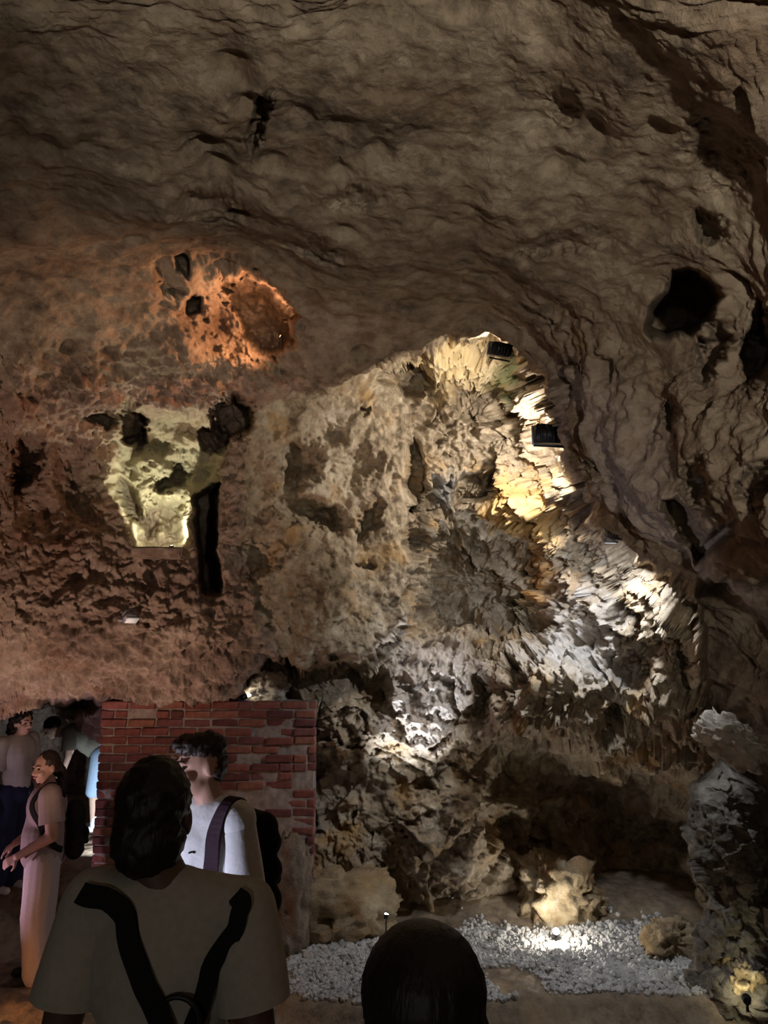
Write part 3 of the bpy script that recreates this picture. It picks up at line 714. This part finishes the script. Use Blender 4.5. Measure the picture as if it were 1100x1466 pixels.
_b = bmesh.new(); bmesh.ops.create_uvsphere(_b, u_segments=16, v_segments=10, radius=1)
BALL = ([v.co.copy() for v in _b.verts], [tuple(v.index for v in f.verts) for f in _b.faces]); _b.free()
class Blob:
    "overlapping tapered limbs and ovals, fused into one continuous skin"
    def __init__(s): s.V, s.F, s.n = [], [], 0
    def put(s, tpl, m):
        v, f = tpl
        s.V += [m @ q for q in v]; s.F += [tuple(i + s.n for i in p_) for p_ in f]; s.n += len(v)
    def oval(s, c, r, rot=None):
        m = Matrix.Diagonal((*r, 1))
        if rot is not None: m = rot.to_4x4() @ m
        s.put(BALL, Matrix.Translation(Vector(c)) @ m)
    def limb(s, p0, r0, p1, r1):
        p0, p1 = Vector(p0), Vector(p1); d = p1 - p0; L = d.length
        if L < 1e-5: return
        k = 14; v = [Vector((math.cos(a) * r, math.sin(a) * r, z)) for z, r in ((-L / 2, r0), (L / 2, r1)) for a in [i * 2 * math.pi / k for i in range(k)]]
        f = [(i, (i + 1) % k, k + (i + 1) % k, k + i) for i in range(k)] + [tuple(range(k))[::-1], tuple(range(k, 2 * k))]
        s.put((v, f), Matrix.Translation((p0 + p1) / 2) @ d.to_track_quat('Z', 'Y').to_matrix().to_4x4())
        for c, r in ((p0, r0), (p1, r1)): s.put(BALL, Matrix.Translation(c) @ Matrix.Diagonal((r, r, r, 1)))
    def mesh(s, name):
        me = bpy.data.meshes.new(name); me.from_pydata([tuple(v) for v in s.V], [], s.F); return me
    def chain(s, pts, rad):
        for k in range(len(pts) - 1): s.limb(pts[k], rad[k], pts[k+1], rad[k+1])
    def fuse(s, name, mat, parent, voxel=.009, smooth=5, cut=None, rough=0.0, rscale=20, matrix=None, folds=None):
        me = s.mesh('tmp')
        o = bpy.data.objects.new('tmp', me); COL.objects.link(o)
        m = o.modifiers.new('r', 'REMESH'); m.mode = 'VOXEL'; m.voxel_size = voxel; m.use_smooth_shade = True
        if smooth: m2 = o.modifiers.new('s', 'SMOOTH'); m2.iterations = smooth; m2.factor = .5
        dg = bpy.context.evaluated_depsgraph_get(); out = bpy.data.meshes.new_from_object(o.evaluated_get(dg))
        bpy.data.objects.remove(o); bpy.data.meshes.remove(me)
        if rough or cut or folds:
            bm = bmesh.new(); bm.from_mesh(out); bm.normal_update()
            if rough:
                for v in bm.verts: v.co += v.normal * rough * (mnoise.noise(v.co * rscale) + .6 * mnoise.noise(v.co * rscale * 2.7))
            if folds:
                a, f = folds
                for v in bm.verts: v.co += v.normal * a * mnoise.noise(Vector((v.co.x * f, v.co.y * f, v.co.z * f * .35)))
            for (pl, no) in (cut or []):
                bmesh.ops.bisect_plane(bm, geom=bm.verts[:] + bm.edges[:] + bm.faces[:], plane_co=pl, plane_no=no, clear_outer=True)
            bm.to_mesh(out); bm.free()
        out.name = name
        return link(name, out, mat, parent)

def add_hand(b, wrist, dirv, palm, s=1.0, curl=.5, thumb_side=1):
    "palm and five separate fingers; dirv points to the fingertips, palm is the way the palm faces"
    d = Vector(dirv).normalized(); n = Vector(palm); n = (n - d * n.dot(d)).normalized(); side = d.cross(n) * thumb_side
    w = Vector(wrist)
    for k in (-1.2, -.4, .4, 1.2):
        b.limb(w + side * .012 * k * s, .015 * s, w + d * .085 * s + side * .021 * k * s, .0125 * s)
    for k, ln in ((1.35, .072), (.45, .082), (-.45, .076), (-1.35, .058)):
        p0 = w + d * .085 * s + side * .0215 * k * s; dd = d.copy(); r = .0095 * s
        for j in range(3):
            ang = curl * (.5 + .35 * j); dd = (d * math.cos(ang) + n * math.sin(ang)).normalized()
            p1 = p0 + dd * ln * s * (.45, .32, .23)[j]; b.limb(p0, r, p1, r * .9); p0 = p1; r *= .9
    p0 = w + d * .025 * s + side * .026 * s; p1 = p0 + (d * .6 + side * .75 + n * .25).normalized() * .045 * s
    p2 = p1 + (d * .9 + side * .2 + n * .3).normalized() * .035 * s
    b.chain([p0, p1, p2], [.014 * s, .011 * s, .0095 * s])

def joints(**k):
    "a standing adult of 1.70 m facing local -Y; +x is the person's own left"
    J = dict(head=(0, -.015, 1.585), neck=(0, .012, 1.44), chest=(0, .0, 1.28), waist=(0, .0, 1.07), pelvis=(0, .01, .93),
             shL=(.175, .015, 1.385), elL=(.225, .03, 1.10), wrL=(.235, -.03, .86), shR=(-.175, .015, 1.385), elR=(-.225, .03, 1.10), wrR=(-.235, -.03, .86),
             hipL=(.088, .01, .91), knL=(.095, -.005, .49), anL=(.095, .03, .075), hipR=(-.088, .01, .91), knR=(-.095, -.005, .49), anR=(-.095, .03, .075))
    J.update(k); return {a: Vector(v) for a, v in J.items()}

def head_rot(turn=0, nod=0, tilt=0): return Matrix.Rotation(math.radians(turn), 3, 'Z') @ Matrix.Rotation(math.radians(nod), 3, 'X') @ Matrix.Rotation(math.radians(tilt), 3, 'Y')

def make_body(root, J, skin, hr=None, wide=1.0, belly=0.0, handL=None, handR=None, voxel=.008, torso_rot=None, tdir=(0, -1, 0)):
    b = Blob(); hr = hr or Matrix.Identity(3); h = J['head']
    def H(x, y, z): return h + hr @ Vector((x, y, z))
    b.oval(H(0, .012, .02), (.076, .094, .098), hr); b.oval(H(0, -.022, -.045), (.056, .066, .074), hr)
    b.oval(H(0, -.06, -.092), (.026, .022, .02), hr)                                   # chin
    b.limb(H(0, -.085, .012), .010, H(0, -.106, -.028), .014)                          # nose
    for sx in (-1, 1):
        b.oval(H(sx * .013, -.092, -.032), (.010, .012, .009), hr)
        b.oval(H(sx * .03, -.076, .026), (.024, .016, .010), hr)                       # brow
        b.oval(H(sx * .04, -.062, -.03), (.024, .024, .024), hr)                       # cheek
        b.oval(H(sx * .079, .012, -.01), (.010, .020, .032), hr)                       # ear
    b.oval(H(0, -.082, -.058), (.022, .012, .011), hr)
    b.limb(J['neck'] - Vector((0, 0, .03)), .060, h + hr @ Vector((0, .012, -.07)), .054)
    R = torso_rot or Matrix.Identity(3)
    b.oval(J['chest'], (.165 * wide, .105 * wide, .165), R); b.oval(J['waist'], (.138 * wide, .098 * wide, .15), R); b.oval(J['pelvis'], (.155 * wide, .112 * wide, .12), R)
    if belly: b.oval(J['waist'] + Vector(tdir) * belly, (.125 * wide, .11, .14), R)
    b.limb(J['chest'], .11, J['waist'], .115 * wide); b.limb(J['waist'], .115 * wide, J['pelvis'], .115 * wide)
    for s in 'LR':
        b.limb(J['neck'] - Vector((0, 0, .02)), .05, J['sh' + s], .052)
        b.chain([J['sh' + s], J['el' + s], J['wr' + s]], [.054 * wide, .040 * wide, .028])
        b.chain([J['hip' + s], J['kn' + s], J['an' + s]], [.088 * wide, .056 * wide, .038])
        mid = J['kn' + s] * .68 + J['an' + s] * .32; b.oval(mid + Vector((0, .012, 0)), (.048, .052, .09))
        fwd = Vector(tdir); fwd.z = 0; fwd.normalize()
        b.limb(J['an' + s] + Vector((0, 0, -.04)), .032, J['an' + s] + fwd * .14 + Vector((0, 0, -.05)), .024)
        hd = (handL if s == 'L' else handR) or dict(d=J['wr' + s] - J['el' + s], n=(1 if s == 'R' else -1, 0, 0))
        add_hand(b, J['wr' + s], hd['d'], hd['n'], 1.0, hd.get('curl', .45), 1 if s == 'L' else -1)
    return b.fuse('body', skin, root, voxel, 4)

def face_bits(root, J, hr):
    h = J['head']
    def quick(nm, mt, fn):
        b = Blob(); fn(b); link(nm, b.mesh(nm), mt, root)
    for sx in (-1, 1):
        quick('eye', M['eye'], lambda b: b.oval(h + hr @ Vector((sx * .031, -.079, .004)), (.014, .010, .007), hr))
        quick('eyebrow', M['hair_black'], lambda b: b.limb(h + hr @ Vector((sx * .016, -.092, .031)), .004, h + hr @ Vector((sx * .048, -.078, .030)), .003))
    quick('lips', M['lips'], lambda b: b.oval(h + hr @ Vector((0, -.094, -.059)), (.021, .007, .009), hr))

def make_tee(root, J, mat, wide=1.0, hem=.88, grow=.016, sleeve=.62, belly=0.0, name='tshirt', tdir=(0, -1, 0), torso_rot=None, folds=(.012, 9), cutz=True, voxel=.010):
    b = Blob(); R = torso_rot or Matrix.Identity(3); g = grow
    b.oval(J['chest'], (.168 * wide + g, .108 * wide + g, .17 + g), R); b.oval(J['waist'], (.142 * wide + g, .104 * wide + g, .17), R); b.oval(J['pelvis'], (.158 * wide + g, .115 * wide + g, .15), R)
    b.limb(J['chest'], .112 + g, J['waist'], .12 * wide + g); b.limb(J['waist'], .12 * wide + g, J['pelvis'], .12 * wide + g)
    if belly: b.oval(J['waist'] + Vector(tdir) * belly, (.13 * wide + g, .115 + g, .16), R)
    for s in 'LR':
        b.limb(J['neck'] - Vector((0, 0, .035)), .052 + g * .5, J['sh' + s], .056 + g)
        ax = (J['el' + s] - J['sh' + s]).normalized(); sv = Blob(); e = J['sh' + s].lerp(J['el' + s], sleeve)
        b.oval(J['sh' + s], (.058 * wide + g,) * 3); sv.limb(J['sh' + s], .058 * wide + g, e + ax * .05, .056 * wide + g * 1.4); sv.fuse('sleeve', mat, root, voxel, 4, cut=[(e + ax * .04, ax)], folds=folds)
    cut = [((0, 0, hem), (0, 0, -1))] if cutz else None
    return b.fuse(name, mat, root, voxel, 5, cut=cut, folds=folds)

def make_trousers(root, J, mat, wide=1.0, grow=.014, flare=.0, to=1.0, name='trousers', top=.18, folds=(.010, 8)):
    b = Blob(); g = grow
    b.oval(J['pelvis'], (.158 * wide + g, .115 * wide + g, .13)); b.limb(J['pelvis'] + Vector((0, 0, .10)), .11 * wide + g, J['pelvis'], .125 * wide + g)
    for s in 'LR':
        a, k, f = J['hip' + s], J['kn' + s], J['an' + s]
        b.limb(a, .092 * wide + g, k, .060 * wide + g + flare * .6)
        if to > .55:
            e = k.lerp(f, (to - .5) * 2); b.limb(k, .060 * wide + g + flare * .6, e, .046 + g + flare)
    return b.fuse(name, mat, root, .010, 5, folds=folds)

def make_shoes(root, J, mat, fwd=(0, -1, 0)):
    f = Vector(fwd).normalized()
    for s in 'LR':
        b = Blob(); a = J['an' + s]; z = Vector((a.x, a.y, 0))
        b.limb(z + Vector((0, 0, .042)) - f * .05, .040, z + Vector((0, 0, .036)) + f * .15, .034); b.limb(a, .047, z + Vector((0, 0, .05)), .05)
        b.fuse('shoe', mat, root, .008, 3, cut=[((0, 0, .002), (0, 0, -1))])

def scale_to(root, H): root.scale = (H / 1.70,) * 3

def ribbon(name, mat, parent, target, pts, width, thick=.008, off=.004, n=40, inv=True):
    "a strap laid on the surface of target, following guide points (world), returned as a mesh with thickness"
    bpy.context.view_layer.update()
    me = target.data; mw = target.matrix_world
    bvh = BVHTree.FromPolygons([mw @ v.co for v in me.vertices], [tuple(p.vertices) for p in me.polygons])
    pts = [Vector(p) for p in pts]
    seg = [(pts[i+1] - pts[i]).length for i in range(len(pts) - 1)]; tot = sum(seg)
    path = []
    for k in range(n + 1):
        t = tot * k / n; i = 0
        while i < len(seg) - 1 and t > seg[i]: t -= seg[i]; i += 1
        g = pts[i].lerp(pts[i+1], min(1, t / seg[i]))
        loc, nor, _, _ = bvh.find_nearest(g); path.append((loc + nor * off, nor))
    for _ in range(4):
        path = [path[0]] + [((path[i-1][0] + path[i][0] * 2 + path[i+1][0]) / 4, (path[i-1][1] + path[i][1] + path[i+1][1]).normalized()) for i in range(1, n)] + [path[-1]]
    bm = bmesh.new(); rows = []
    pinv = parent.matrix_world.inverted() if parent is not None else Matrix.Identity(4)
    for k, (c, nn) in enumerate(path):
        tg = (path[min(n, k+1)][0] - path[max(0, k-1)][0]).normalized(); sd = tg.cross(nn).normalized() * width / 2
        rows.append([bm.verts.new(pinv @ q) for q in (c - sd - nn * thick, c - sd + nn * thick, c + sd + nn * thick, c + sd - nn * thick)])
    for a, b_ in zip(rows, rows[1:]):
        for i in range(4): bm.faces.new((a[i], a[(i+1) % 4], b_[(i+1) % 4], b_[i]))
    bm.faces.new(rows[0]); bm.faces.new(rows[-1][::-1]); bmesh.ops.recalc_face_normals(bm, faces=bm.faces)
    return from_bm(name, bm, mat, parent, False)

def backpack(loc, rz, label, size=(.28, .16, .42), mat='black_cloth', tilt=0):
    "local -Y is the wearer's back; the bag bulges towards +Y"
    root = empty('backpack', loc, rz); tag(root, label, 'backpack'); root.rotation_euler = (math.radians(tilt), 0, rz)
    w, d, h = size
    b = Blob()
    for zz, k in ((-.42, .92), (-.2, 1.0), (.05, .98), (.28, .88), (.4, .7)):
        for sx in (-1, 1): b.limb((sx * w * .34 * k, -d * .18, h * zz), d * .26, (sx * w * .34 * k, d * .2 * k, h * zz), d * .28)
        b.limb((-w * .34 * k, 0, h * zz), d * .42, (w * .34 * k, 0, h * zz), d * .42)
    b.limb((0, 0, -h * .36), d * .5, (0, 0, h * .36), d * .45)
    b.fuse('bag', M[mat], root, .010, 4, folds=(.010, 10))
    b = Blob(); b.limb((-w * .24, d * .5, -h * .26), d * .16, (w * .24, d * .5, -h * .26), d * .16); b.limb((-w * .24, d * .5, -h * .08), d * .16, (w * .24, d * .5, -h * .08), d * .16); b.limb((0, d * .5, -h * .26), d * .17, (0, d * .5, -h * .08), d * .17)
    b.fuse('pocket', M[mat], root, .010, 3)
    b = Blob(); b.chain([(-.04, -d * .1, h * .46), (-.03, -d * .1, h * .53), (.03, -d * .1, h * .53), (.04, -d * .1, h * .46)], [.008] * 4); b.fuse('handle', M[mat], root, .005, 1)
    return root

# --- the man seen from behind, grey tee and black harness
def man_in_front():
    c = P(248, 1160, 1.58); x, y = float(c[0]), float(c[1]); z = ground(x, y)
    root = empty('person', (x, y, z), math.pi - .04); scale_to(root, 1.71)
    tag(root, 'dark-haired man seen from behind in a grey tee with black straps', 'person')
    J = joints(head=(.05, -.02, 1.56), shL=(.165, .01, 1.385), shR=(-.165, .01, 1.38), elL=(.215, .04, 1.10), elR=(-.225, .05, 1.10), wrL=(.22, -.03, .86), wrR=(-.225, -.04, .86))
    hr = head_rot(8, 8)
    make_body(root, J, M['skin_dark'], hr, .98); face_bits(root, J, hr)
    b = Blob(); h = J['head']
    b.oval(h + hr @ Vector((0, .022, .036)), (.084, .098, .098), hr); b.oval(h + hr @ Vector((0, .040, -.04)), (.082, .068, .082), hr)
    b.fuse('hair', M['hair_black'], root, .007, 3, rough=.006, rscale=45)
    tee = make_tee(root, J, M['tee_grey'], .96, .80, .018, .48)
    make_trousers(root, J, M['navy']); make_shoes(root, J, M['shoe_dark'])
    bpy.context.view_layer.update()
    har = empty('shoulder_harness', (x, y + 0.0, z + 1.2)); tag(har, 'black strap harness with round ring worn over the grey tee', 'harness'); bpy.context.view_layer.update()
    def B(px, py, d=1.38): return P(px, py, d)
    ribbon('strap', M['black_cloth'], har, tee, [(x - .19, y - .16, z + 1.5), B(140, 1292), B(170, 1350), B(205, 1415), B(238, 1480), B(250, 1530)], .042)
    ribbon('strap', M['black_cloth'], har, tee, [(x + .16, y - .16, z + 1.52), B(352, 1256), B(338, 1320), B(318, 1390), B(294, 1460), B(276, 1530)], .036)
    bm = bmesh.new(); q = B(252, 1462, 1.40)
    seg, r, t = 40, .046, .006
    vs_ = [[bm.verts.new((r * math.cos(a) + t * math.cos(b_) * math.cos(a), t * math.sin(b_), r * math.sin(a) + t * math.cos(b_) * math.sin(a))) for b_ in [j * math.pi / 4 for j in range(8)]] for a in [i * 2 * math.pi / seg for i in range(seg)]]
    for i in range(seg):
        for j in range(8): bm.faces.new((vs_[i][j], vs_[(i+1) % seg][j], vs_[(i+1) % seg][(j+1) % 8], vs_[i][(j+1) % 8]))
    mw = tee.matrix_world; bvh = BVHTree.FromPolygons([mw @ v.co for v in tee.data.vertices], [tuple(p_.vertices) for p_ in tee.data.polygons])
    loc, nor, _, _ = bvh.find_nearest(Vector(q)); o = from_bm('ring', bm, M['metal'], har); o.location = har.matrix_world.inverted() @ (loc + nor * .012)
man_in_front()

# --- the man in the white tee, turned to the passage
def man_white():
    c = P(304, 1090, 2.86); x, y = float(c[0]), float(c[1]); z = ground(x, y); rz = math.radians(-34)
    root = empty('person', (x, y, z), rz); scale_to(root, 1.72)
    tag(root, 'young man with thick dark quiff wearing a white tee and dark rucksack', 'person')
    J = joints(head=(-.02, -.045, 1.585), shL=(.145, .015, 1.385), shR=(-.145, .015, 1.385), elL=(.19, .03, 1.10), elR=(-.19, .03, 1.10)); hr = head_rot(-24, 6)
    make_body(root, J, M['skin_tan'], hr, .86); face_bits(root, J, hr)
    b = Blob(); h = J['head']
    b.oval(h + hr @ Vector((0, .02, .062)), (.080, .096, .062), hr); b.oval(h + hr @ Vector((0, -.05, .085)), (.068, .056, .038), hr); b.oval(h + hr @ Vector((0, .055, .0)), (.070, .058, .085), hr)
    b.fuse('hair', M['hair_brown'], root, .007, 2, rough=.012, rscale=32)
    tee = make_tee(root, J, M['tee_white'], .86, .80, .018, .72)
    make_trousers(root, J, M['navy']); make_shoes(root, J, M['shoe_white'])
    # small dark chest mark
    bpy.context.view_layer.update()
    f = Vector((math.sin(rz), -math.cos(rz), 0)); lft = Vector((math.cos(rz), math.sin(rz), 0)); s = 1.73 / 1.7
    base = Vector((x, y, z))
    bp = backpack(base - f * .235 + Vector((0, 0, 1.13)), rz, 'dark rucksack on the back of the man in the white tee', (.30, .17, .46), 'black_cloth')
    bpy.context.view_layer.update()
    for sg in (1, -1):
        g = [base - f * .13 + lft * sg * .10 + Vector((0, 0, 1.38)), base + lft * sg * .125 + Vector((0, 0, 1.52)), base + f * .12 + lft * sg * .125 + Vector((0, 0, 1.38)),
             base + f * .15 + lft * sg * .14 + Vector((0, 0, 1.22)), base + lft * sg * .22 + f * .03 + Vector((0, 0, 1.04)), base - f * .12 + lft * sg * .14 + Vector((0, 0, .98))]
        ribbon('strap', M['strap_plum'], bp, tee, g, .055)
    g0 = base + f * .2 + lft * .045 + Vector((0, 0, 1.30)); ribbon('chest_logo', M['black_cloth'], root, tee, [g0, g0 + lft * .03 + Vector((0, 0, .004)), g0 + lft * .045 + Vector((0, 0, -.004))], .006, .0012, .002, 8)
man_white()

# --- the woman in the mauve outfit
def woman_mauve():
    c = P(47, 1402, 5.38); x, y = float(c[0]), float(c[1]); z = ground(x, y); rz = math.radians(-62)
    root = empty('person', (x, y, z), rz); scale_to(root, 1.68)
    tag(root, 'woman with dark ponytail in a taupe top and wide pale mauve trousers', 'person')
    J = joints(head=(0, -.03, 1.58), elL=(.235, .045, 1.10), wrL=(.17, -.185, .965), elR=(-.23, .0, 1.10), wrR=(-.16, -.2, .98))
    hr = head_rot(30, 6)
    make_body(root, J, M['skin_tan'], hr, 1.22, .03, handL=dict(d=(-.4, -.75, -.5), n=(-.8, .3, -.4), curl=.7), handR=dict(d=(.6, -.7, -.3), n=(.5, .4, -.5), curl=.6))
    face_bits(root, J, hr)
    h = J['head']; b = Blob()
    b.oval(h + hr @ Vector((0, .028, .038)), (.086, .094, .092), hr); b.oval(h + hr @ Vector((0, .06, -.02)), (.07, .05, .08), hr)
    b.chain([h + hr @ Vector((.02, .10, -.02)), h + hr @ Vector((.04, .13, -.10)), h + Vector((.05, .12, -.22)), h + Vector((.05, .12, -.31))], [.04, .045, .04, .018])
    b.fuse('hair', M['hair_brown'], root, .008, 3, rough=.006, rscale=40)
    make_tee(root, J, M['mauve'], 1.25, .84, .02, .55, .035, name='blouse')
    make_trousers(root, J, M['mauve_light'], 1.2, .02, .055, .98)
    make_shoes(root, J, M['shoe_dark'])
    f = Vector((math.sin(rz), -math.cos(rz), 0)); base = Vector((x, y, z)); lft = Vector((math.cos(rz), math.sin(rz), 0))
    bp = backpack(base - f * .225 + Vector((0, 0, 1.07)), rz, 'black rucksack on the back of the woman in mauve', (.28, .16, .35))
    bpy.context.view_layer.update(); tee = [o for o in root.children if o.name.startswith('blouse')][0]
    for sg in (1, -1):
        g = [base - f * .15 + lft * sg * .11 + Vector((0, 0, 1.36)), base + lft * sg * .14 + Vector((0, 0, 1.48)), base + f * .14 + lft * sg * .15 + Vector((0, 0, 1.32)), base + lft * sg * .26 + Vector((0, 0, 1.06)), base - f * .14 + lft * sg * .16 + Vector((0, 0, .96))]
        ribbon('strap', M['black_cloth'], bp, tee, g, .045)
woman_mauve()

# --- the woman at the passage, in profile
def woman_curly():
    c = P(4, 1320, 6.35); x, y = float(c[0]), float(c[1]); z = ground(x, y); rz = math.radians(68)
    root = empty('person', (x, y, z), rz); scale_to(root, 1.60)
    tag(root, 'woman with dark curly hair in a pale grey tee and navy trousers', 'person')
    J = joints(head=(0, -.04, 1.575)); hr = head_rot(-4, 4)
    make_body(root, J, M['skin_fair'], hr, 1.0, handR=None); face_bits(root, J, hr)
    h = J['head']; b = Blob()
    b.oval(h + hr @ Vector((0, .04, .04)), (.108, .108, .10), hr); b.oval(h + hr @ Vector((0, .075, -.06)), (.105, .075, .12), hr)
    b.fuse('hair', M['hair_black'], root, .008, 1, rough=.022, rscale=26)
    make_tee(root, J, M['cream'], 1.06, .86, .022, .7); make_trousers(root, J, M['navy'], 1.1, .02, .03, .97); make_shoes(root, J, M['shoe_white'])
woman_curly()

# --- the visitor stooping into the passage
def stooper():
    c = P(130, 1191, 7.75); x, y = float(c[0]), float(c[1]); z = ground(x, y); rz = math.radians(-70)
    root = empty('person', (x, y, z), rz); scale_to(root, 1.56)
    tag(root, 'visitor in light blue shorts and white socks stooping into the passage', 'person')
    J = joints(pelvis=(0, .05, .92), waist=(0, -.05, 1.02), chest=(0, -.22, 1.12), neck=(0, -.38, 1.20), head=(0, -.52, 1.22), shL=(.17, -.31, 1.17), shR=(-.17, -.31, 1.17),
               elL=(.20, -.30, .92), wrL=(.19, -.36, .70), elR=(-.20, -.30, .92), wrR=(-.19, -.38, .70), hipL=(.088, .05, .90), hipR=(-.088, .05, .90), knL=(.10, .0, .49), knR=(-.10, .03, .49))
    R = Matrix.Rotation(math.radians(58), 3, 'X'); hr = head_rot(0, 35)
    make_body(root, J, M['skin_fair'], hr, .98, torso_rot=R); face_bits(root, J, hr)
    h = J['head']; b = Blob(); b.oval(h + hr @ Vector((0, .028, .04)), (.088, .1, .095), hr); b.fuse('hair', M['hair_black'], root, .008, 2, rough=.01, rscale=35)
    make_tee(root, J, M['olive'], 1.0, grow=.022, sleeve=.6, torso_rot=R, cutz=False)
    make_trousers(root, J, M['blue_short'], 1.02, .022, .02, .52, name='shorts', folds=None)
    for s in 'LR':
        b = Blob(); b.limb(J['an' + s] + Vector((0, 0, .10)), .046, J['an' + s], .043); b.fuse('sock', M['shoe_white'], root, .008, 2)
    make_shoes(root, J, M['shoe_white'])
stooper()

# --- the long-haired visitor
def long_hair():
    c = P(606, 1420, 1.03); x, y = float(c[0]), float(c[1]); z = ground(x, y)
    top = 2.6 + 1.04 * (.1736 + .9848 * (CY - 1322) / F)
    H = (top - z) / 1.72 * 1.7
    root = empty('person', (x, y, z), math.pi + .12); scale_to(root, H)
    tag(root, 'visitor with long straight black hair seen from behind, wearing a dark top', 'person')
    J = joints(head=(0, -.015, 1.585)); hr = head_rot(0, 4)
    make_body(root, J, M['skin_tan'], hr, .92); face_bits(root, J, hr)
    h = J['head']; b = Blob()
    b.oval(h + hr @ Vector((0, .018, .03)), (.104, .110, .104), hr); b.oval(h + Vector((0, .05, -.07)), (.116, .078, .14))
    b.limb(h + Vector((.035, .075, -.08)), .075, h + Vector((.05, .10, -.36)), .066); b.limb(h + Vector((-.03, .075, -.08)), .08, h + Vector((-.06, .10, -.36)), .066); b.limb(h + Vector((0, .08, -.1)), .07, h + Vector((0, .11, -.38)), .06)
    hair = b.fuse('hair', M['hair_black'], root, .007, 3)
    for v in hair.data.vertices:                                     # long strands
        a = math.atan2(v.co.y - h.y, v.co.x - h.x)
        k = .0035 * mnoise.noise(Vector((a * 16, 0, v.co.z * 2))) + .002 * mnoise.noise(Vector((a * 45, 3, v.co.z * 3)))
        v.co += Vector((math.cos(a), math.sin(a), 0)) * k
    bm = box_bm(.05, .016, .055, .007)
    sheen = from_bm('hair_sheen_patch', bm, M['clip'], root); sheen.location = h + Vector((0, .148, .0)); sheen.rotation_euler = (-.05, 0, 0)  # highlight on the hair, added as a small pale piece
    sheen['label'] = 'pale patch standing in for sheen on the hair'
    make_tee(root, J, M['black_cloth'], .98, .82, .018, .6); make_trousers(root, J, M['navy']); make_shoes(root, J, M['shoe_dark'])
long_hair()
